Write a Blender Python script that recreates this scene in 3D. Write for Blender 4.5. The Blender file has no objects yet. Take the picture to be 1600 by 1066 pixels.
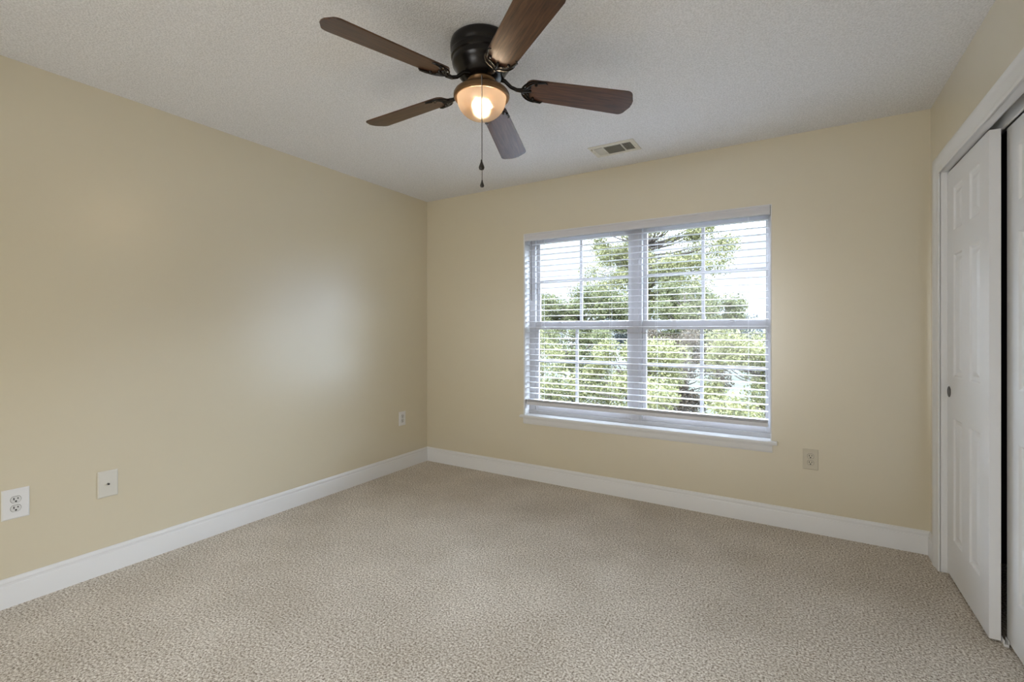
import bpy, bmesh, math, random
from mathutils import Vector, Matrix
PI = math.pi
random.seed(7)
C = bpy.context.scene.collection
scn = bpy.context.scene

# ------------------------------------------------------------------ camera
cam_d = bpy.data.cameras.new('camera')
cam = bpy.data.objects.new('camera', cam_d); C.objects.link(cam)
cam.location = (2.9996, -3.3909, 1.2296)
cam.rotation_euler = (PI/2, 0, 0.54605)
cam_d.sensor_width = 36; cam_d.lens = 36*736.16/1600
cam_d.shift_y = -17.1/1600
cam_d.clip_start = 0.02
scn.camera = cam
# ------------------------------------------------------------------ world, sun, exposure
W = bpy.data.worlds.new('overcast_sky'); scn.world = W; W.use_nodes = True
nt = W.node_tree; bg = nt.nodes['Background']
SKY_LOW, SKY_HIGH = 1.65, 35.0     # hazy sky, brighter above the tree line than at the horizon
tc = nt.nodes.new('ShaderNodeTexCoord'); nz = nt.nodes.new('ShaderNodeTexNoise'); nz.inputs['Scale'].default_value = 2.2
nz.inputs['Detail'].default_value = 5
rp = nt.nodes.new('ShaderNodeValToRGB')
rp.color_ramp.elements[0].position = .3; rp.color_ramp.elements[0].color = (.66, .80, 1, 1)
rp.color_ramp.elements[1].position = .65; rp.color_ramp.elements[1].color = (.78, .87, 1, 1)
nt.links.new(tc.outputs['Generated'], nz.inputs['Vector']); nt.links.new(nz.outputs['Fac'], rp.inputs['Fac'])
nt.links.new(rp.outputs['Color'], bg.inputs['Color']); 
sp_ = nt.nodes.new('ShaderNodeSeparateXYZ'); sr = nt.nodes.new('ShaderNodeValToRGB'); sr.color_ramp.interpolation = 'EASE'
e_ = sr.color_ramp.elements; e_[0].position = .17; e_[0].color = (SKY_LOW/40,)*3+(1,); e_[1].position = .27; e_[1].color = (SKY_HIGH/40,)*3+(1,)
for p_, v_ in ((.46, SKY_HIGH/40), (.64, SKY_HIGH/160)): x_ = e_.new(p_); x_.color = (v_, v_, v_, 1)
ml = nt.nodes.new('ShaderNodeMath'); ml.operation = 'MULTIPLY'; ml.inputs[1].default_value = 40
nt.links.new(tc.outputs['Generated'], sp_.inputs[0]); nt.links.new(sp_.outputs['Z'], sr.inputs[0]); nt.links.new(sr.outputs[0], ml.inputs[0]); nt.links.new(ml.outputs[0], bg.inputs['Strength'])


def light(name, kind, loc, rot, energy, color, **k):
    d = bpy.data.lights.new(name, kind); d.energy = energy; d.color = color
    for a, b in k.items(): setattr(d, a, b)
    o = bpy.data.objects.new(name, d); C.objects.link(o); o.location = loc; o.rotation_euler = rot
    return o
light('sun', 'SUN', (0, -5, 9), (math.radians(42), 0, math.radians(-25)), 3.5, (1, .95, .86), angle=math.radians(3))
p = light('window_portal', 'AREA', (1.96, .16, 1.28), (-PI/2, 0, 0), 1, (1, 1, 1), shape='RECTANGLE', size=1.8, size_y=1.5)
p.data.cycles.is_portal = True
# added fill: two unseen area lamps behind the camera brighten the room
light('added_fill_panel', 'AREA', (1.8, -5.3, 1.20), (PI/2, 0, 0), 36, (.96, .985, 1), shape='RECTANGLE', size=1.3, size_y=1.8)
light('added_fill_overhead', 'AREA', (2.95, -4.6, 2.40), (0, 0, 0), 6, (1, .98, .93), shape='RECTANGLE', size=1.0, size_y=.6)
scn.view_settings.view_transform = 'Standard'; scn.view_settings.look = 'None'
scn.view_settings.gamma = 1; scn.view_settings.use_curve_mapping = False
scn.view_settings.exposure = 0.36
scn.cycles.use_denoising = True
scn.cycles.max_bounces = 12; scn.cycles.diffuse_bounces = 7; scn.cycles.transparent_max_bounces = 32
scn.cycles.sample_clamp_indirect = 6

# ------------------------------------------------------------------ materials
def mat(name, col, rough=.5, metal=0, spec=.5, **k):
    m = bpy.data.materials.new(name); m.use_nodes = True
    b = m.node_tree.nodes['Principled BSDF']
    b.inputs['Base Color'].default_value = (*col, 1); b.inputs['Roughness'].default_value = rough
    b.inputs['Metallic'].default_value = metal; b.inputs['Specular IOR Level'].default_value = spec
    for a, v in k.items(): b.inputs[a].default_value = v
    return m
def N(m, t, **k):
    n = m.node_tree.nodes.new(t)
    for a, v in k.items():
        if a in n.inputs: n.inputs[a].default_value = v
        else: setattr(n, a, v)
    return n
def L(m, a, b): m.node_tree.links.new(a, b)
def noise_bump(m, scale, strength, dist, detail=2, coord='Object'):
    b = m.node_tree.nodes['Principled BSDF']
    t = N(m, 'ShaderNodeTexCoord'); n = N(m, 'ShaderNodeTexNoise', Scale=scale, Detail=detail)
    bp = N(m, 'ShaderNodeBump', Strength=strength, Distance=dist)
    L(m, t.outputs[coord], n.inputs['Vector']); L(m, n.outputs['Fac'], bp.inputs['Height']); L(m, bp.outputs['Normal'], b.inputs['Normal'])
    return t, n
def ramp(m, stops):
    r = N(m, 'ShaderNodeValToRGB'); e = r.color_ramp.elements
    e[0].position, e[0].color = stops[0][0], (*stops[0][1], 1); e[1].position, e[1].color = stops[-1][0], (*stops[-1][1], 1)
    for p_, c_ in stops[1:-1]:
        x = e.new(p_); x.color = (*c_, 1)
    return r

M_wall = mat('cream_wall_paint', (.64, .575, .425), .34, spec=.8, **{'Coat Weight': 1.0, 'Coat Roughness': .30, 'Coat IOR': 1.9}); noise_bump(M_wall, 260, .10, .0006, 3)
M_ceil = mat('textured_ceiling', (.70, .695, .68), .95, spec=.2)
t, n = noise_bump(M_ceil, 145, .75, .005, 4)
r = ramp(M_ceil, [(.38, (.70, .70, .705)), (.60, (.84, .84, .85))]); L(M_ceil, n.outputs['Fac'], r.inputs['Fac'])
L(M_ceil, r.outputs['Color'], M_ceil.node_tree.nodes['Principled BSDF'].inputs['Base Color'])
M_trim = mat('white_trim_paint', (.74, .74, .74), .33)
M_door = mat('white_door_paint', (.74, .74, .74), .38)
M_vinyl = mat('white_vinyl', (.47, .465, .48), .4)
M_blind = mat('white_blind', (.64, .64, .67), .38)
M_cord = mat('white_cord', (.7, .7, .72), .8)
M_wand = mat('grey_plastic_wand', (.22, .22, .24), .3)
M_plate = mat('white_plate_plastic', (.76, .76, .76), .3)
M_socket = mat('socket_plastic', (.66, .66, .65), .3)
M_black = mat('dark_slot', (.01, .01, .01), .6)
M_steel = mat('steel', (.5, .5, .5), .35, 1)
M_bronze = mat('dark_bronze', (.010, .008, .007), .26, .4)
M_rim = mat('brushed_bronze', (.20, .115, .055), .38, .75)
M_dark = mat('closet_interior', (.10, .095, .09), .9)
M_ext = mat('house_siding', (.5, .48, .44), .8)
M_fob = mat('dark_fob', (.02, .015, .012), .35)

# carpet
M_car = mat('beige_carpet', (.5, .42, .32), 1.0, spec=.05)
b = M_car.node_tree.nodes['Principled BSDF']
t = N(M_car, 'ShaderNodeTexCoord')
v = N(M_car, 'ShaderNodeTexNoise', Scale=118, Detail=7, Roughness=.78); L(M_car, t.outputs['Object'], v.inputs['Vector'])
r = ramp(M_car, [(.37, (.12, .09, .065)), (.45, (.44, .375, .30)), (.52, (.74, .67, .58)), (.61, (1.0, .96, .90))]); L(M_car, v.outputs['Fac'], r.inputs['Fac'])
g = N(M_car, 'ShaderNodeTexNoise', Scale=2.2, Detail=6, Roughness=.6); L(M_car, t.outputs['Object'], g.inputs['Vector'])
r2 = ramp(M_car, [(.35, (.88, .87, .85)), (.65, (1.04, 1.04, 1.04))]); L(M_car, g.outputs['Fac'], r2.inputs['Fac'])
mx = N(M_car, 'ShaderNodeMix', data_type='RGBA', blend_type='MULTIPLY'); mx.inputs[0].default_value = 1
L(M_car, r.outputs['Color'], mx.inputs[6]); L(M_car, r2.outputs['Color'], mx.inputs[7]); L(M_car, mx.outputs[2], b.inputs['Base Color'])
bp = N(M_car, 'ShaderNodeBump', Strength=.8, Distance=.006); L(M_car, v.outputs['Fac'], bp.inputs['Height']); L(M_car, bp.outputs['Normal'], b.inputs['Normal'])

# walnut blades: grain runs along local x
M_wood = mat('walnut_blade', (.10, .045, .02), .32, spec=.5)
b = M_wood.node_tree.nodes['Principled BSDF']
t = N(M_wood, 'ShaderNodeTexCoord'); mp = N(M_wood, 'ShaderNodeMapping'); mp.inputs['Scale'].default_value = (2.2, 34, 10)
n = N(M_wood, 'ShaderNodeTexNoise', Scale=3.2, Detail=6, Roughness=.65, Distortion=.6)
L(M_wood, t.outputs['Object'], mp.inputs['Vector']); L(M_wood, mp.outputs['Vector'], n.inputs['Vector'])
r = ramp(M_wood, [(.30, (.022, .010, .006)), (.5, (.068, .030, .015)), (.70, (.125, .060, .030))]); L(M_wood, n.outputs['Fac'], r.inputs['Fac'])
L(M_wood, r.outputs['Color'], b.inputs['Base Color'])

def glass_mat(name, tint):
    m = bpy.data.materials.new(name); m.use_nodes = True; t = m.node_tree; t.nodes.clear()
    o = t.nodes.new('ShaderNodeOutputMaterial'); tr = t.nodes.new('ShaderNodeBsdfTransparent'); gl = t.nodes.new('ShaderNodeBsdfGlossy')
    tr.inputs[0].default_value = (*tint, 1); gl.inputs['Roughness'].default_value = .02
    mx = t.nodes.new('ShaderNodeMixShader'); mx.inputs[0].default_value = .012
    t.links.new(tr.outputs[0], mx.inputs[1]); t.links.new(gl.outputs[0], mx.inputs[2]); t.links.new(mx.outputs[0], o.inputs[0])
    return m
M_glass = glass_mat('window_glass', (.95, .96, .96))
# frosted bowl lets part of the bulb light straight through and scatters the rest
M_bowl = bpy.data.materials.new('frosted_glass'); M_bowl.use_nodes = True
t = M_bowl.node_tree; t.nodes.clear()
o_ = t.nodes.new('ShaderNodeOutputMaterial'); tl = t.nodes.new('ShaderNodeBsdfTranslucent'); df = t.nodes.new('ShaderNodeBsdfDiffuse')
tr = t.nodes.new('ShaderNodeBsdfTransparent'); gl = t.nodes.new('ShaderNodeBsdfGlossy'); gl.inputs['Roughness'].default_value = .2
tl.inputs[0].default_value = (.17, .145, .115, 1); df.inputs[0].default_value = (.22, .19, .155, 1); tr.inputs[0].default_value = (1, .93, .82, 1)
m1 = t.nodes.new('ShaderNodeMixShader'); m1.inputs[0].default_value = .35; m2 = t.nodes.new('ShaderNodeMixShader'); m2.inputs[0].default_value = .2
m3 = t.nodes.new('ShaderNodeMixShader'); m3.inputs[0].default_value = .05
rf = t.nodes.new('ShaderNodeBsdfRefraction'); rf.inputs['Roughness'].default_value = .6; rf.inputs['IOR'].default_value = 1.18; rf.inputs[0].default_value = (1, .86, .68, 1)
m0 = t.nodes.new('ShaderNodeMixShader'); m0.inputs[0].default_value = .4
t.links.new(tl.outputs[0], m1.inputs[1]); t.links.new(df.outputs[0], m1.inputs[2]); t.links.new(m1.outputs[0], m0.inputs[1]); t.links.new(rf.outputs[0], m0.inputs[2]); t.links.new(m0.outputs[0], m2.inputs[1]); t.links.new(tr.outputs[0], m2.inputs[2])
t.links.new(m2.outputs[0], m3.inputs[1]); t.links.new(gl.outputs[0], m3.inputs[2]); t.links.new(m3.outputs[0], o_.inputs[0])
M_bulb = mat('lit_bulb', (1, 1, 1), .5); b = M_bulb.node_tree.nodes['Principled BSDF']
b.inputs['Emission Color'].default_value = (1, .82, .6, 1); b.inputs['Emission Strength'].default_value = 9

def leaf_mat(name, c0, c1, c2):
    m = mat(name, c1, .55, spec=.3); t = m.node_tree; b = t.nodes['Principled BSDF']
    gi = t.nodes.new('ShaderNodeNewGeometry'); r = ramp(m, [(0, c0), (.5, c1), (1, c2)])
    t.links.new(gi.outputs['Random Per Island'], r.inputs['Fac']); t.links.new(r.outputs['Color'], b.inputs['Base Color'])
    tr = t.nodes.new('ShaderNodeBsdfTranslucent'); t.links.new(r.outputs['Color'], tr.inputs[0])
    mx = t.nodes.new('ShaderNodeMixShader'); mx.inputs[0].default_value = .35
    t.links.new(b.outputs[0], mx.inputs[1]); t.links.new(tr.outputs[0], mx.inputs[2]); t.links.new(mx.outputs[0], t.nodes['Material Output'].inputs[0])
    return m
M_leaf = leaf_mat('leaf_green', (.036, .042, .018), (.078, .086, .034), (.135, .137, .062))
M_leaf2 = leaf_mat('leaf_yellow_green', (.060, .064, .024), (.13, .132, .052), (.215, .21, .10))
M_leaf4 = leaf_mat('leaf_russet', (.024, .019, .014), (.055, .042, .028), (.09, .07, .046))
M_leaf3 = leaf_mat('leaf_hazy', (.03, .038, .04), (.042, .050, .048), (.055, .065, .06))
M_bark = mat('bark', (.05, .04, .032), .9)
M_grass = mat('lawn', (.014, .02, .008), 1); 

# ------------------------------------------------------------------ mesh helpers
class MB:
    def __init__(s): s.v = []; s.f = []; s.mi = []
    def add(s, vs, fs, mi=0):
        k = len(s.v); s.v += [tuple(v) for v in vs]; s.f += [tuple(i+k for i in f) for f in fs]; s.mi += [mi]*len(fs); return s
    def box(s, x0, x1, y0, y1, z0, z1, mi=0):
        v = [(x, y, z) for x in (x0, x1) for y in (y0, y1) for z in (z0, z1)]
        return s.add(v, [(0,1,3,2), (4,6,7,5), (0,4,5,1), (2,3,7,6), (0,2,6,4), (1,5,7,3)], mi)
    def tube(s, pts, r, n=10, mi=0, cap=True):
        pts = [Vector(p) for p in pts]; rs = r if isinstance(r, (list, tuple)) else [r]*len(pts)
        vs = []; up0 = None
        for i, p in enumerate(pts):
            d = (pts[min(i+1, len(pts)-1)] - pts[max(i-1, 0)]).normalized()
            if up0 is None: up0 = Vector((0,0,1)) if abs(d.z) < .9 else Vector((1,0,0))
            a = d.cross(up0).normalized(); b_ = a.cross(d).normalized(); up0 = b_
            vs += [p + (a*math.cos(2*PI*k/n) + b_*math.sin(2*PI*k/n))*rs[i] for k in range(n)]
        fs = [(i*n+k, i*n+(k+1)%n, (i+1)*n+(k+1)%n, (i+1)*n+k) for i in range(len(pts)-1) for k in range(n)]
        if cap: fs += [tuple(range(n))[::-1], tuple(range((len(pts)-1)*n, len(pts)*n))]
        return s.add(vs, fs, mi)
    def lathe(s, prof, n=48, mi=0, c=(0,0,0)):
        vs = [(c[0]+r*math.cos(2*PI*k/n), c[1]+r*math.sin(2*PI*k/n), c[2]+z) for r, z in prof for k in range(n)]
        fs = [(i*n+k, i*n+(k+1)%n, (i+1)*n+(k+1)%n, (i+1)*n+k) for i in range(len(prof)-1) for k in range(n)]
        return s.add(vs, fs, mi)
    def sweep(s, prof, path_fn, ends, mi=0):
        "profile list (a,b) mapped by path_fn(a,b,t) at t in ends"
        n = len(prof); vs = [path_fn(a, b_, t) for t in ends for a, b_ in prof]
        fs = [(i*n+k, i*n+(k+1)%n, (i+1)*n+(k+1)%n, (i+1)*n+k) for i in range(len(ends)-1) for k in range(n)]
        fs += [tuple(range(n))[::-1], tuple(range((len(ends)-1)*n, len(ends)*n))]
        return s.add(vs, fs, mi)
    def build(s, name, mats, parent=None, smooth=None, bevel=0, loc=None, kind=None, label=None):
        me = bpy.data.meshes.new(name); me.from_pydata(s.v, [], s.f)
        for m in (mats if isinstance(mats, (list, tuple)) else [mats]): me.materials.append(m)
        me.polygons.foreach_set('material_index', s.mi)
        bm = bmesh.new(); bm.from_mesh(me); bmesh.ops.recalc_face_normals(bm, faces=bm.faces); bm.to_mesh(me); bm.free()
        if smooth is not None: me.shade_smooth(); me.set_sharp_from_angle(angle=math.radians(smooth))
        o = bpy.data.objects.new(name, me); C.objects.link(o)
        if parent: o.parent = parent
        if loc: o.location = loc
        if bevel:
            md = o.modifiers.new('bevel', 'BEVEL'); md.width = bevel; md.segments = 2; md.limit_method = 'ANGLE'
        if kind: o['kind'] = kind
        if label: o['label'] = label
        return o
def thing(name, label=None, cat=None, loc=(0,0,0), rot=(0,0,0), group=None, kind=None):
    o = bpy.data.objects.new(name, None); C.objects.link(o); o.location = loc; o.rotation_euler = rot; o.empty_display_size = .1
    if label: o['label'] = label
    if cat: o['category'] = cat
    if group: o['group'] = group
    if kind: o['kind'] = kind
    return o
def tag(o, label, cat, group=None):
    o['label'] = label; o['category'] = cat
    if group: o['group'] = group
    return o

# ------------------------------------------------------------------ room shell
H = 2.44; WX = 3.618; BY = -3.85; T = .14
WIN = (1.063, 2.85, .53, 2.02)           # x0 x1 z0 z1
OPN = (-1.45, -.21, 0, 2.035)            # closet opening y0 y1 z0 z1
FILL_OPN = (.6, 3.4, 0, 2.12)                 # unseen wide opening behind the camera, added to let the fill light in
def wall(name, us, zs, hole, fn, m=M_wall):
    mb = MB()
    for i in range(len(us)-1):
        for j in range(len(zs)-1):
            if (i, j) in hole: continue
            mb_box = [fn(u, d, z) for u in (us[i], us[i+1]) for d in (0, T) for z in (zs[j], zs[j+1])]
            x = [p[0] for p in mb_box]; y = [p[1] for p in mb_box]; z = [p[2] for p in mb_box]
            mb.box(min(x), max(x), min(y), max(y), min(z), max(z))
    return mb.build(name, m, kind='structure')
wall('wall_left', [BY-T, T], [0, H], [], lambda u, d, z: (-d, u, z))
wall('wall_front', [0, WIN[0]-.010, WIN[1]+.005, WX], [0, WIN[2]-.019, WIN[3]+.005, H], [(1, 1)], lambda u, d, z: (u, d, z))
wall('wall_right', [BY-T, OPN[0]-.019, OPN[1]+.019, T], [0, OPN[3]+.059, H], [(1, 0)], lambda u, d, z: (WX+d, u, z))
wall('wall_back', [0, FILL_OPN[0], FILL_OPN[1], WX], [0, FILL_OPN[3], H], [(1, 0)], lambda u, d, z: (u, BY-d, z))
MB().box(-T, 5.2, -5.6, T, -.12, 0).build('floor', M_car, kind='structure')
MB().box(-T, 5.2, -5.6, T, H, H+.12).build('ceiling', M_ceil, kind='structure')
# unseen hall behind the camera, added to house the fill lamps
hb = MB().box(-T, WX+T, -5.6, -5.5, 0, H).box(-T, 0, -5.5, BY-T, 0, H).box(WX, WX+T, -5.5, BY-T, 0, H).build('wall_added_hall', M_wall, kind='structure')
# closet box
MB().box(4.38, 4.45, -1.8, T, 0, H).box(WX+T, 4.38, -1.87, -1.8, 0, H).box(WX+T, 4.38, .07, T, 0, H).build('wall_closet', M_dark, kind='structure')

# baseboards
bb = [(0, 0), (.014, 0), (.014, .092), (.0125, .097), (.0095, .099), (.0095, .108), (.0115, .111), (.0105, .117), (.006, .121), (.004, .127), (0, .128)]
MB().sweep(bb, lambda a, z, t: (a, t, z), [BY, 0]).build('baseboard_left', M_trim, kind='structure', smooth=30)
MB().sweep(bb, lambda a, z, t: (t, -a, z), [0, WX]).build('baseboard_front', M_trim, kind='structure', smooth=30)
MB().sweep(bb, lambda a, z, t: (WX-a, t, z), [-.128, 0]).sweep(bb, lambda a, z, t: (WX-a, t, z), [BY, -1.54]).build('baseboard_right', M_trim, kind='structure', smooth=30)

# closet casing (mitred)
cw = .085
cs = [(0, 0), (0, .009), (.006, .0115), (.012, .0115), (.018, .008), (.040, .010), (.052, .016), (.060, .018), (.078, .018), (.085, .015), (.085, 0)]
y1, y0, zt = OPN[1], OPN[0], OPN[3]-.005
def casing(a, d, t):      # a outward from the opening, d away from wall
    return [(WX-d, y1+a, 0), (WX-d, y1+a, zt+a), (WX-d, y0-a, zt+a), (WX-d, y0-a, 0)][t]
MB().sweep(cs, casing, [0, 1, 2, 3]).build('trim_1', M_trim, kind='structure', smooth=25)
# jambs
MB().box(WX-.002, WX+.025, y1-.005+.005, y1+.02, 0, zt+.02).box(WX+.025, WX+T, y1, y1+.02, 0, OPN[3]+.05) \
    .box(WX-.002, WX+.023, y0, y1, zt, zt+.02).box(WX+.023, WX+.030, y0, y1, zt, OPN[3]+.05).box(WX-.002, WX+T, y0-.02, y0, 0, OPN[3]+.05) \
    .box(WX+.030, WX+T, y0, y1, OPN[3]+.045, OPN[3]+.06).build('trim_2', M_trim, kind='structure')

# ------------------------------------------------------------------ closet doors
def panel_door(mb, w, h, cols, rows, th):
    """local: u 0..w, v 0..h, depth 0 = front face, th = back"""
    us = sorted({0, w, *[c for cc in cols for c in cc]}); vs = sorted({0, h, *[r_ for rr in rows for r_ in rr]})
    P = lambda u, v_, d: (u, v_, d)
    for i in range(len(us)-1):
        for j in range(len(vs)-1):
            a, b_, c, d = us[i], us[i+1], vs[j], vs[j+1]
            if (a, b_) in cols and (c, d) in rows:
                rings = [(0, 0), (.004, .001), (.010, .007), (.020, .0085), (.026, .0085), (.046, .002), (.050, .0015)]
                for k in range(len(rings)-1):
                    (o1, d1), (o2, d2) = rings[k], rings[k+1]
                    q = lambda o, dd: [(a+o, c+o, dd), (b_-o, c+o, dd), (b_-o, d-o, dd), (a+o, d-o, dd)]
                    mb.add(q(o1, d1)+q(o2, d2), [(e, (e+1) % 4, 4+(e+1) % 4, 4+e) for e in range(4)])
                o, dd = rings[-1]
                mb.add([(a+o, c+o, dd), (b_-o, c+o, dd), (b_-o, d-o, dd), (a+o, d-o, dd)], [(0, 1, 2, 3)])
            else: mb.add([(a, c, 0), (b_, c, 0), (b_, d, 0), (a, d, 0)], [(0, 1, 2, 3)])
    mb.add([(0,0,0), (w,0,0), (w,h,0), (0,h,0), (0,0,th), (w,0,th), (w,h,th), (0,h,th)], [(4,5,6,7), (0,1,5,4), (2,3,7,6), (1,2,6,5), (3,0,4,7)])
    return mb
rows = [(.19, .79), (.99, 1.59), (1.70, 1.915)]
def closet_door(name, x, ytop, w):
    mb = panel_door(MB(), w, 2.008, [(.11, .255), (w-.255, w-.11)], rows, .034)
    mb.v = [(x+d, ytop-u, .012+v_) for u, v_, d in mb.v]
    bmw = bmesh.new()
    o = mb.build(name, M_door, kind='structure')
    bmw.from_mesh(o.data); bmesh.ops.remove_doubles(bmw, verts=bmw.verts, dist=1e-5); bmesh.ops.recalc_face_normals(bmw, faces=bmw.faces); bmw.to_mesh(o.data); bmw.free()
    return o
d1 = closet_door('door_1', 3.644, -.205, .615)
d2 = closet_door('door_2', 3.700, -.800, .630)
# round recessed finger pull
pr = [(.027, -.0003), (.0275, .0015), (.025, .0025), (.022, .0015), (.019, .0007), (.016, .0006), (0, .0006)]
pb = MB().lathe(pr, 28)
pb.v = [(3.644-z, -.245+x, .922+y) for x, y, z in pb.v]
pb.build('door_handle', M_fob, d1, smooth=40, label='black round finger pull')
# track and guide
tr_ = MB().box(3.650, 3.736, y0, y1, OPN[3]+.035, OPN[3]+.045).box(3.6455, 3.648, y0, y1, OPN[3]-.006+.012, OPN[3]+.035).box(3.6835, 3.694, y0, y1, OPN[3]-.012, OPN[3]+.035)
tag(tr_.build('sliding_door_track', M_trim), 'white metal track above the sliding closet doors', 'door track')
gd = MB().box(3.6815, 3.6965, -.838, -.795, .001, .010).box(3.681, 3.6835, -.838, -.795, .010, .026).box(3.6945, 3.697, -.838, -.802, .010, .026)
tag(gd.build('door_guide', M_plate, bevel=.0008), 'small white plastic floor guide between the sliding closet doors', 'door guide')

# ------------------------------------------------------------------ window
x0, x1, z0, z1 = WIN
wn = thing('window_1', kind='structure')
YF = .085                                  # front of the vinyl unit
# reveal lining
MB().box(x0-.012, x0, -.001, T, z0, z1).box(x1, x1+.006, -.001, T, z0, z1).box(x0-.012, x1+.006, -.001, T, z1, z1+.006).build('jamb_lining', M_trim, wn)
# stool and apron
st = [(-.036, 0), (-.039, .005), (-.039, .014), (-.035, .020), (.09, .020), (.09, 0)]
MB().sweep([(a, z0-.02+b_) for a, b_ in st], lambda a, b_, t: (t, a, b_), [x0-.03, x1+.036]).build('window_stool', M_trim, wn, smooth=30)
ap = [(0, 0), (0, .055), (-.017, .055), (-.017, .046), (-.013, .042), (-.013, .018), (-.010, .010), (-.006, .002)]
MB().sweep([(a, z0-.075+b_) for a, b_ in ap], lambda a, b_, t: (t, a, b_), [x0-.008, x1+.010]).build('window_apron', M_trim, wn, smooth=30)
GX = [(1.147, 1.899), (2.043, 2.817)]
MR = (1.225, 1.30)                         # meeting rail
fr_ = MB()
fr_.box(x0, GX[0][0]-.030, YF, T, z0, z1).box(GX[1][1]+.012, x1, YF, T, z0, z1).box(GX[0][0]-.030, GX[1][1]+.012, YF+.0005, T, z1-.035, z1).box(x0, x1, YF-.01, T, z0, z0+.03)
fr_.box(GX[0][1]+.03, GX[1][0]-.03, YF-.006, T, z0, z1).box(GX[0][1]+.05, GX[1][0]-.05, YF-.012, YF, z0+.03, z1-.035)
fr_.build('window_frame', M_vinyl, wn, bevel=.002)
for gi_, (a, b_) in enumerate(GX):
    e0 = .028; e1 = .028 if gi_ == 0 else .0115
    # upper sash, outer plane
    u = MB(); Y0, Y1 = YF+.030, YF+.052
    zb, ztp = MR[0]+.03, z1-.035
    u.box(a-e0, a, Y0, Y1, zb, ztp).box(b_, b_+e1, Y0, Y1, zb, ztp).box(a, b_, Y0, Y1, zb, zb+.045).box(a, b_, Y0, Y1, ztp-.03, ztp)
    s_ = u.build('sash', M_vinyl, wn, bevel=.0015)
    mz = 1.633; mxx = (1.514, 2.430)[gi_]
    MB().box(mxx-.011, mxx+.011, Y0+.004, Y1-.004, zb+.045, ztp-.03).box(a, b_, Y0+.005, Y1-.005, mz-.012, mz+.012).build('muntin', M_vinyl, s_)
    MB().box(a, b_, Y0+.012, Y0+.015, zb+.045, ztp-.03).build('pane', M_glass, s_)
    # lower sash, inner plane
    l = MB(); Y0, Y1 = YF+.004, YF+.026
    zb, ztp = z0+.03, MR[1]-.005
    l.box(a-e0, a, Y0, Y1, zb, ztp).box(b_, b_+e1, Y0, Y1, zb, ztp).box(a, b_, Y0, Y1, zb, zb+.055).box(a, b_, Y0-.006, Y1, ztp-.06, ztp)
    s_ = l.build('sash', M_vinyl, wn, bevel=.0015)
    mxx2 = (1.487, 2.425)[gi_]; mz = .975
    MB().box(mxx2-.011, mxx2+.011, Y0+.004, Y1-.004, zb+.055, ztp-.06).box(a, b_, Y0+.005, Y1-.005, mz-.013, mz+.013).build('muntin', M_vinyl, s_)
    MB().box(a, b_, Y0+.010, Y0+.013, zb+.055, ztp-.06).build('pane', M_glass, s_)
    for lx in (a+.2, b_-.2):
        MB().box(lx-.022, lx+.022, Y0-.014, Y0-.0062, ztp-.012, ztp).box(lx-.012, lx+.012, Y0-.014, Y0+.006, ztp, ztp+.010).build('sash_lock', M_vinyl, s_, bevel=.002)

# ------------------------------------------------------------------ venetian blind
bl = thing('venetian_blind', 'white horizontal slat blind with open slats hanging in the window', 'window blind', (1.955, .035, z1))
def blp(mb, name, m, parent=bl, **k):
    o = mb.build(name, m, parent, **k); o.matrix_parent_inverse = Matrix.Translation(bl.location).inverted() if parent is bl else Matrix.Identity(4); return o
bx0, bx1 = x0+.010, x1-.014
val = [(-.008, 1.962), (-.012, 1.968), (-.012, 1.990), (-.009, 1.996), (-.009, 2.008), (-.014, 2.013), (-.014, 2.0185), (-.004, 2.0185), (-.004, 1.962)]
vb = MB().sweep(val, lambda a, b_, t: (t, a, b_), [x0+.003, x1-.003]).box(x1-.012, x1-.0035, -.006, .02, 1.963, 2.018).box(x0+.003, x0+.011, -.006, .02, 1.963, 2.018)
blp(vb, 'valance', M_blind, smooth=30)
blp(MB().box(bx0, bx1, .004, .058, 1.972, 2.017), 'headrail', M_blind)
ycen = .033
ladders = (1.215, 1.79, 2.13, 2.722)
zs_ = [1.935 - k*.0455 for k in range(28)]
for zz in zs_:
    mb = MB(); n = 6; vs = []; 
    for t_ in (bx0, bx1):
        for sgn in (1, -1):
            for k in range(n+1):
                q = -1 + 2*k/n; q = q*sgn
                yy = q*.0245; vs.append((t_, ycen+yy, zz + .0022*(1-q*q) + sgn*.0013 + yy*.02))
    m_ = 2*(n+1)
    fs = [(k, (k+1) % m_, m_+(k+1) % m_, m_+k) for k in range(m_)] + [tuple(range(m_))[::-1], tuple(range(m_, 2*m_))]
    mb.add(vs, fs)
    blp(mb, 'slat', M_blind, smooth=40)
zlow = zs_[-1]
blp(MB().box(bx0, bx1, ycen-.0255, ycen+.0255, .612, .640), 'bottom_rail', M_blind, bevel=.003)
for zz in (.6445, .6505, .6565): blp(MB().box(bx0, bx1, ycen-.0245, ycen+.0245, zz-.0014, zz+.0014), 'slat', M_blind)
for lx in ladders:
    mb = MB()
    for dy in (-.0262, .0262): mb.tube([(lx, ycen+dy, .61), (lx, ycen+dy, 1.975)], .0009, 5)
    for zz in zs_: mb.tube([(lx, ycen-.0262, zz-.0022), (lx, ycen+.0262, zz-.0022)], .0006, 4)
    blp(mb, 'ladder_cord', M_cord)
wd = MB().tube([(1.128, -.002, 1.965), (1.128, -.005, 1.95)], .002, 8).tube([(1.128, -.005, 1.955), (1.128, -.005, 1.47)], [.0042]*2, 8)
blp(wd, 'tilt_wand', M_wand, smooth=40, label='thin grey tilt wand')

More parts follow.
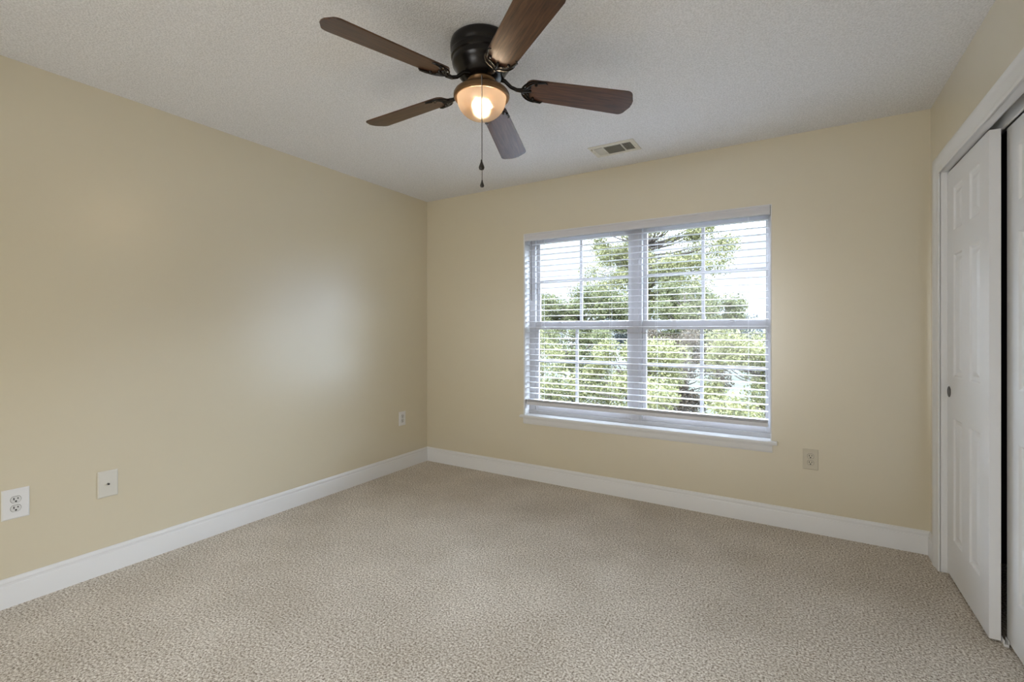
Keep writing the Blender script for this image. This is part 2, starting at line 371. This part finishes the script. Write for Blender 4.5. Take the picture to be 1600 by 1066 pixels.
# ------------------------------------------------------------------ outlets
def plate(name, label, cat, loc, rotz, w, h, kind_, group=None, pm=M_plate, sm_=M_socket):
    t = thing(name, label, cat, loc, (0, 0, rotz), group)     # local: faces -y
    m = MB(); e = .005
    m.add([(sx*w/2, 0, sz*h/2) for sx, sz in ((-1,-1),(1,-1),(1,1),(-1,1))] + [(sx*w/2, -.003, sz*h/2) for sx, sz in ((-1,-1),(1,-1),(1,1),(-1,1))]
          + [(sx*(w/2-e), -.0065, sz*(h/2-e)) for sx, sz in ((-1,-1),(1,-1),(1,1),(-1,1))],
          [(0,1,5,4), (1,2,6,5), (2,3,7,6), (3,0,4,7), (4,5,9,8), (5,6,10,9), (6,7,11,10), (7,4,8,11), (8,9,10,11)])
    m.build('cover_plate', pm, t)
    def disc(mb, cx, cz, r, y0_, y1_, n=20, flat=1, mi=0):
        pts = [(cx+r*math.cos(2*PI*k/n), cz+max(-r*flat, min(r*flat, r*math.sin(2*PI*k/n)))) for k in range(n)]
        mb.add([(x, y0_, z) for x, z in pts]+[(x, y1_, z) for x, z in pts], [(k, (k+1) % n, n+(k+1) % n, n+k) for k in range(n)]+[tuple(range(n, 2*n))], mi)
    if kind_ == 'outlet':
        for s in (1, -1):
            mb = MB(); cz = s*.0195
            disc(mb, 0, cz, .0168, -.0062, -.0085, 28, .82)
            r_ = mb.build('receptacle', sm_, t)
            sm = MB().box(-.0082, -.0048, -.0089, -.0084, cz-.0015, cz+.0085).box(.0048, .0082, -.0088, -.0084, cz+.0008, cz+.0078)
            disc(sm, 0, cz-.0078, .0036, -.0084, -.0088, 12)
            sm.build('slots', M_black, r_)
            rim = MB(); disc(rim, 0, cz, .0180, -.0063, -.0067, 28, .84); rim.build('gap', mat('gap_shadow_line', (.08, .07, .06), .9), r_)
        mb = MB(); disc(mb, 0, 0, .0033, -.0062, -.0075, 14); mb.build('screw', pm, t)
    else:
        mb = MB(); disc(mb, 0, 0, .0065, -.006, -.009, 6); disc(mb, 0, 0, .0047, -.009, -.016, 14)
        c_ = mb.build('coax_jack', M_steel, t)
        mb = MB(); disc(mb, 0, 0, .0040, -.0158, -.0162, 14); mb.build('jack_hole', M_black, c_)
        for s in (1, -1):
            mb = MB(); disc(mb, 0, s*.042, .0030, -.0062, -.0073, 14); mb.build('screw', pm, t)
    return t
plate('wall_outlet', 'white double socket low on the left wall at the photo edge, largest outlet in view', 'outlet', (0, -2.742, .452), PI/2, .089, .133, 'outlet')
plate('cable_plate', 'white cable jack plate with one round hole on the left wall', 'wall plate', (0, -2.412, .449), PI/2, .082, .132, 'coax', pm=mat('off_white_plate', (.66, .64, .58), .3))
plate('wall_outlet', 'small white double socket on the left wall near the far corner', 'outlet', (0, -.330, .447), PI/2, .080, .122, 'outlet')
M_ivory = mat('ivory_plate_plastic', (.60, .55, .44), .3)
plate('wall_outlet', 'ivory double socket on the window wall, below and right of the window', 'outlet', (3.063, 0, .444), 0, .080, .125, 'outlet', pm=M_ivory, sm_=M_ivory)

# ------------------------------------------------------------------ ceiling vent
vt = thing('ceiling_vent', 'cream metal air register with three louvre sections in the ceiling by the window wall', 'vent', (1.955, -.358, H))
M_vent = mat('cream_vent_metal', (.66, .63, .54), .4)
vw, vh = .305, .195
def vrect(mb, xa, xb, ya, yb, za, zb): mb.box(xa, xb, ya, yb, za, zb)
f_ = MB(); iw, ih = .245, .125
xs = [-vw/2, -iw/2, -iw/2+.058, -iw/2+.066, iw/2-.066, iw/2-.058, iw/2, vw/2]
f_.box(-vw/2, vw/2, -vh/2, -ih/2, -.006, 0).box(-vw/2, vw/2, ih/2, vh/2, -.006, 0)
f_.box(xs[0], xs[1], -ih/2, ih/2, -.006, 0).box(xs[2], xs[3], -ih/2, ih/2, -.007, 0).box(xs[4], xs[5], -ih/2, ih/2, -.007, 0).box(xs[6], xs[7], -ih/2, ih/2, -.006, 0)
f_.build('frame', M_vent, vt, bevel=.002)
MB().box(xs[1], xs[6], -ih/2, ih/2, -.001, -.0004).build('duct_opening', M_black, vt)
def louvre(ax, c, lo, hi, tilt):
    mb = MB(); w_ = .0075; dx, dz = w_*math.cos(tilt), w_*math.sin(tilt)
    if ax == 'y': v_ = [(c-dx/2, lo, -.0075+dz/2), (c+dx/2, lo, -.0075-dz/2), (c+dx/2+.0008, lo, -.0075-dz/2+.0008), (c-dx/2+.0008, lo, -.0075+dz/2+.0008)]; v_ += [(a, hi, z) for a, _, z in v_]
    else: v_ = [(lo, c-dx/2, -.0075+dz/2), (lo, c+dx/2, -.0075-dz/2), (lo, c+dx/2+.0008, -.0075-dz/2+.0008), (lo, c-dx/2+.0008, -.0075+dz/2+.0008)]; v_ += [(hi, b_, z) for _, b_, z in v_]
    mb.add(v_, [(0,1,5,4), (1,2,6,5), (2,3,7,6), (3,0,4,7), (0,3,2,1), (4,5,6,7)])
    mb.build('louvre', M_vent, vt)
for k in range(6): louvre('y', xs[1]+.006+k*.0093, -ih/2, ih/2, -.75)
for k in range(6): louvre('y', xs[5]+.006+k*.0093, -ih/2, ih/2, .75)
for k in range(13): louvre('x', -ih/2+.006+k*.0094, xs[3], xs[4], -.8)
for sx in (-1, 1):
    MB().lathe([(.0035, -.006), (.003, -.008), (0, -.0085)], 12, c=(sx*.137, 0, 0)).build('screw', M_steel, vt)
MB().box(-.1385, -.1335, -.075, -.055, -.016, -.006).build('damper_lever', M_vent, vt)

# ------------------------------------------------------------------ ceiling fan
FX, FY = 1.862, -1.765
fan = thing('ceiling_fan', 'dark bronze flush mount ceiling fan with five walnut blades and a lit bowl light', 'ceiling fan', (FX, FY, H))
hp = [(0, 0), (.122, 0), (.128, -.006), (.131, -.020), (.130, -.040), (.126, -.046), (.126, -.054), (.1285, -.058), (.1275, -.074), (.123, -.079), (.123, -.087),
      (.124, -.091), (.121, -.104), (.114, -.112), (.106, -.126), (.098, -.140), (.088, -.152), (.074, -.160), (.058, -.163), (0, -.163)]
MB().lathe(hp, 56).build('motor_housing', M_bronze, fan, smooth=35)
sp = [(.058, -.160), (.060, -.166), (.055, -.176), (.050, -.180), (.050, -.190), (.056, -.194), (0, -.194)]
MB().lathe(sp, 40).build('switch_housing', M_rim, fan, smooth=35)
lp = [(.050, -.188), (.072, -.192), (.098, -.202), (.112, -.213), (.117, -.222), (.117, -.234), (.112, -.240), (.106, -.239), (.1035, -.234), (.100, -.226), (.06, -.214), (.05, -.2)]
MB().lathe(lp, 56).build('light_fitter', M_rim, fan, smooth=35)
bowl = [(.1025, -.233)] + [(.1025*math.cos(a_), -.240-.088*math.sin(a_)) for a_ in [k*PI/2/12 for k in range(13)]]
bo = MB().lathe(bowl, 56).build('glass_bowl', M_bowl, fan, smooth=60, label='lit frosted glass bowl')
bulb = [(.030, -.232)] + [(max(.034*math.sin(a_), 0), -.276+.034*math.cos(a_)) for a_ in [PI*(.08+.92*k/12) for k in range(13)]]
MB().lathe([(0, -.205), (.020, -.205), (.020, -.234), (.014, -.242), (0, -.242)], 24).build('lamp_socket', M_plate, fan, smooth=40)
bu = MB().lathe([(0, bulb[1][1])]+bulb[1:], 24).build('light_bulb', M_bulb, fan, smooth=60)
pl_ = light('bulb_light', 'POINT', (FX, FY, H-.276), (0,0,0), 42, (1, .85, .68), shadow_soft_size=.038)
# pull chains
def chain(dx, dy, zend, fob):
    u = Vector((dx, dy)); 
    pts = [(dx*.45, dy*.45, -.183), (dx*.8, dy*.8, -.190), (dx*1.0, dy*1.0, -.206), (dx*1.02, dy*1.02, -.24), (dx*1.02, dy*1.02, zend)]
    c_ = MB().tube(pts, .0011, 6)
    z_ = -.25
    while z_ > zend: c_.lathe([(0, .0016), (.0015, 0), (0, -.0016)], 6, c=(dx*1.02, dy*1.02, z_)); z_ -= .006
    o = c_.build('pull_chain', M_steel if fob else M_fob, fan)
    s = 1.0 if fob else .72
    prof = [(0, .020*s), (.003*s, .016*s), (.004*s, .008*s), (.0095*s, -.006*s), (.0115*s, -.014*s), (.009*s, -.021*s), (0, -.024*s)]
    MB().lathe(prof, 20, c=(dx*1.02, dy*1.02, zend)).build('chain_fob', M_fob, o, smooth=50)
ang = math.atan2(-3.391-FY, 3.0-FX)
chain(.120*math.cos(ang), .120*math.sin(ang), -.556, True)
chain(.123*math.cos(ang+.015), .123*math.sin(ang+.015), -.632, False)
# blades
def blade(az, ztip, pitch, dz=0):
    # local frame: x outward, y sideways; root at r .19, tip at r .66
    L0, L1 = .185, .662
    root = Vector((math.cos(az)*.12, math.sin(az)*.12, 2.245+dz-H))
    tip = Vector((math.cos(az)*L1, math.sin(az)*L1, ztip-H))
    ex = (tip-root).normalized(); ey = Vector((-math.sin(az), math.cos(az), 0)); ez = ex.cross(ey).normalized()
    R = Matrix((ex, ey, ez)).transposed() @ Matrix.Rotation(pitch, 3, 'X')
    M = Matrix.Translation(root - ex*.12) @ R.to_4x4()
    n = 10; out = []
    w0, w1 = .058, .070
    def corner(cx, cy, r, a0, a1): return [(cx+r*math.cos(a0+(a1-a0)*k/n), cy+r*math.sin(a0+(a1-a0)*k/n)) for k in range(n+1)]
    rr = .030
    out += corner(L1-rr-.012, w1-rr, rr, PI/2, 0.25) + [(L1, .02), (L1+.002, 0), (L1, -.02)] + corner(L1-rr-.012, -w1+rr, rr, -.25, -PI/2)
    out += corner(L0+.03, -w0+.03, .03, -PI/2, -PI) + corner(L0+.03, w0-.03, .03, PI, PI/2)
    m_ = len(out); th = .0055
    mb = MB().add([(x, y, 0) for x, y in out]+[(x, y, th) for x, y in out], [tuple(range(m_))[::-1], tuple(range(m_, 2*m_))]+[(k, (k+1) % m_, m_+(k+1) % m_, m_+k) for k in range(m_)])
    b_ = mb.build('fan_blade', M_wood, fan, bevel=.0015); b_.matrix_basis = M
    # iron: curved arm + ornamental scrolled plate under the blade root
    ir = MB()
    ir.tube([(.070, 0, .038), (.098, 0, .030), (.125, 0, .004), (.150, 0, -.006), (.175, 0, -.005)], [.010, .0085, .0075, .0080, .010], 10)
    # crescent hugging the blade root: band between outer arc and scalloped inner arc
    outer = []; inner = []
    K = 24
    for k in range(K+1):
        a = PI/2 + PI*k/K
        ox, oy = .240+.072*math.cos(a)*1.0, .060*math.sin(a)
        sc = .010*abs(math.sin(3*(a-PI/2)))
        ix, iy = .240+(.040+sc)*math.cos(a) , (.052)*math.sin(a)
        outer.append((ox, oy)); inner.append((ix, iy))
    def strip(pa, pb, zt_, zb_):
        nn = len(pa); vs = [(x, y, zt_) for x, y in pa]+[(x, y, zt_) for x, y in pb]+[(x, y, zb_) for x, y in pa]+[(x, y, zb_) for x, y in pb]; fs = []
        for k in range(nn-1):
            fs += [(k, k+1, nn+k+1, nn+k), (2*nn+k, 3*nn+k, 3*nn+k+1, 2*nn+k+1), (k, 2*nn+k, 2*nn+k+1, k+1), (nn+k, nn+k+1, 3*nn+k+1, 3*nn+k)]
        fs += [(0, nn, 3*nn, 2*nn), (nn-1, 3*nn-1, 4*nn-1, 2*nn-1)]
        ir.add(vs, fs)
    mid1 = [(o[0]*.72+i[0]*.28, o[1]*.93+i[1]*.07) for o, i in zip(outer, inner)]
    strip(outer, mid1, -.0005, -.0065)
    ir.tube([(x, y, -.005) for x, y in inner], .0028, 6)
    for s in (-1, 1):
        ir.tube([(.172, s*.004, -.005), (.188, s*.016, -.006), (.200, s*.034, -.006), (.215, s*.047, -.005)], [.006, .004, .0035, .003], 8)
        ir.tube([(.175, s*.003, -.005), (.196, s*.010, -.006), (.206, s*.020, -.006), (.200, s*.027, -.006)], [.005, .0035, .003, .0025], 8)
        ir.lathe([(0, -.010), (.004, -.009), (.006, -.006), (.006, 0)], 12, c=(.226, s*.038, 0))
        ir.tube([(.232, s*.052, -.004), (.262, s*.058, -.004), (.272, s*.050, -.004)], [.006, .0045, .002], 8)
    ir.tube([(.175, 0, -.005), (.205, 0, -.006)], [.008, .004], 8)
    ir.lathe([(0, -.010), (.004, -.009), (.006, -.006), (.006, 0)], 12, c=(.208, 0, 0))
    o = ir.build('blade_iron', M_bronze, fan, smooth=40); o.matrix_basis = M
PITCH = math.radians(12)
for az, zt_, pt, dz in ((252.7, 2.242, 12, 0), (179.2, 2.242, 12, 0), (108.5, 2.188, 12, 0), (39.8, 2.224, 14.5, .012), (-37.5, 2.235, 15, 0)):
    blade(math.radians(az), zt_, -math.radians(pt), dz)

# ------------------------------------------------------------------ outside
MB().box(-80, 60, .4, 120, -3.4, -3.2).build('ground', M_grass, kind='structure')
def leaf_cloud(clusters, n, size, rng, squash=.75):
    "clusters: list of (centre, radius, weight)"
    vs = []; fs = []
    tot = sum(c[2] for c in clusters)
    for c, r_, w_ in clusters:
        for _ in range(int(n*w_/tot)):
            d = Vector((rng.gauss(0, 1), rng.gauss(0, 1), rng.gauss(0, 1))).normalized()
            q = r_*(rng.random()**.45)
            p = Vector(c) + Vector((d.x, d.y, d.z*squash))*q
            nrm = (d*.6 + Vector((rng.uniform(-1,1), rng.uniform(-1,1), rng.uniform(-.3, 1.2)))).normalized()
            a = nrm.cross(Vector((rng.uniform(-1,1), rng.uniform(-1,1), rng.uniform(-1,1)))).normalized(); b_ = nrm.cross(a)
            s = size*rng.uniform(.6, 1.3); k = len(vs)
            vs += [p-a*s*.5, p+b_*s*.28+nrm*s*.06, p+a*s*.5, p-b_*s*.28+nrm*s*.06]
            fs.append((k, k+1, k+2, k+3))
    return vs, fs
def tree(name, label, base, h, trunk_r, crown, n, size, leafm, seed, ncl=40, clr=.55, shape=None, group=None, box=False):
    rng = random.Random(seed)
    t = thing(name, label, 'tree', base, group=group)
    cx, cy, cz, rx, ry, rz = crown
    cl = []
    while len(cl) < ncl:
        u = Vector((rng.uniform(-1,1), rng.uniform(-1,1), rng.uniform(-1,1)))
        if (u.length > 1 and not box) or u.length < .25: continue
        if shape and not shape(u): continue
        cl.append(((cx+u.x*rx, cy+u.y*ry, cz+u.z*rz), clr*rng.uniform(.6, 1.2), rng.uniform(.6, 1.2)))
    vs, fs = leaf_cloud(cl, n, size, rng)
    MB().add(vs, fs).build('foliage', leafm, t)
    tk = MB(); top = Vector((cx, cy, cz+rz*.7))
    tk.tube([(0, 0, 0), (cx*.3, cy*.3, h*.35), (cx*.8, cy*.8, cz), top], [trunk_r, trunk_r*.75, trunk_r*.45, trunk_r*.12], 10)
    for c, r_, w_ in cl:
        z_ = max(cz-rz*.8, min(c[2]-.5, top.z*.9)); k = z_/max(cz, .1); 
        sx = cx*min(1, k); sy = cy*min(1, k)
        mid = ((sx+c[0])/2, (sy+c[1])/2, (z_+c[2])/2-.1)
        tk.tube([(sx, sy, z_), mid, c], [trunk_r*.22, trunk_r*.13, trunk_r*.05], 5)
    tk.build('trunk', M_bark, t, smooth=50)
    return t
G = -3.2
tree('tall_tree', 'tall airy broadleaf tree rising in the middle of the window view', (-3.2, 19, G), 9, .26, (.2, 0, 7.6, 3.7, 2.2, 2.6), 42000, .11, M_leaf2, 3, 95, .7)
tree('broadleaf_tree', 'rounded green tree in front of the tall tree, left of the window mullion', (-4.7, 14.6, G), 5, .18, (0, 0, 5.0, 2.0, 1.4, 1.3), 30000, .085, M_leaf, 4, 50, .55)
tree('broadleaf_tree', 'green tree in front of the tall tree, right of the window mullion', (-.55, 14.6, G), 5, .18, (0, 0, 4.9, 1.8, 1.4, 1.2), 26000, .085, M_leaf, 5, 44, .55)
spots = [(-3.7, 8.0, 0, M_leaf2, 'pale green shrub mass at the left edge of the window view'), (-.6, 8.0, -.35, M_leaf2, 'pale green shrub mass at the middle of the window view'),
         (2.5, 8.0, -.1, M_leaf2, 'pale green shrub mass at the right edge of the window view'), (-7.0, 11.2, 0, M_leaf, 'green shrub mass farther back, at the far left of the window view'),
         (-3.5, 11.2, 0, M_leaf, 'green shrub mass farther back, left of the window mullion'), (0, 11.2, -.1, M_leaf4, 'russet brown shrub between the green ones, just right of the window mullion'),
         (3.5, 11.2, 0, M_leaf2, 'green shrub mass farther back, in the right half of the window view')]
for i, (sx, sy, dz, lm, lb) in enumerate(spots):
    tree('shrub', lb, (sx, sy, G), 3, .10, (0, 0, 2.85+dz, 1.22, .75, 1.6), 36000, .062, lm, 20+i, 90, .37, box=True)
tree('shrub', 'low pale green shrub nearest the window, at its lower right', (1.55, 5.0, G), 3, .08, (0, 0, 2.2, .85, .6, 1.25), 22000, .055, M_leaf2, 77, 60, .32, box=True)
for i, (sx, sy, s, lb) in enumerate([(-28, 55, 1.0, 'distant hazy tree on the horizon at the left of the window view'), (-4, 50, .9, 'distant hazy tree on the horizon right of the tall tree'),
                                (7, 52, .95, 'distant hazy tree on the horizon at the right edge of the view'), (-15.5, 56, 1.0, 'distant hazy tree behind the tall tree')]):
    tree('distant_tree', lb, (sx, sy, G), 5, .3, (0, 0, 4.3*s, 3.9, 3, 2.0*s), 5000, .35, M_leaf3, 40+i, 26, 1.3)
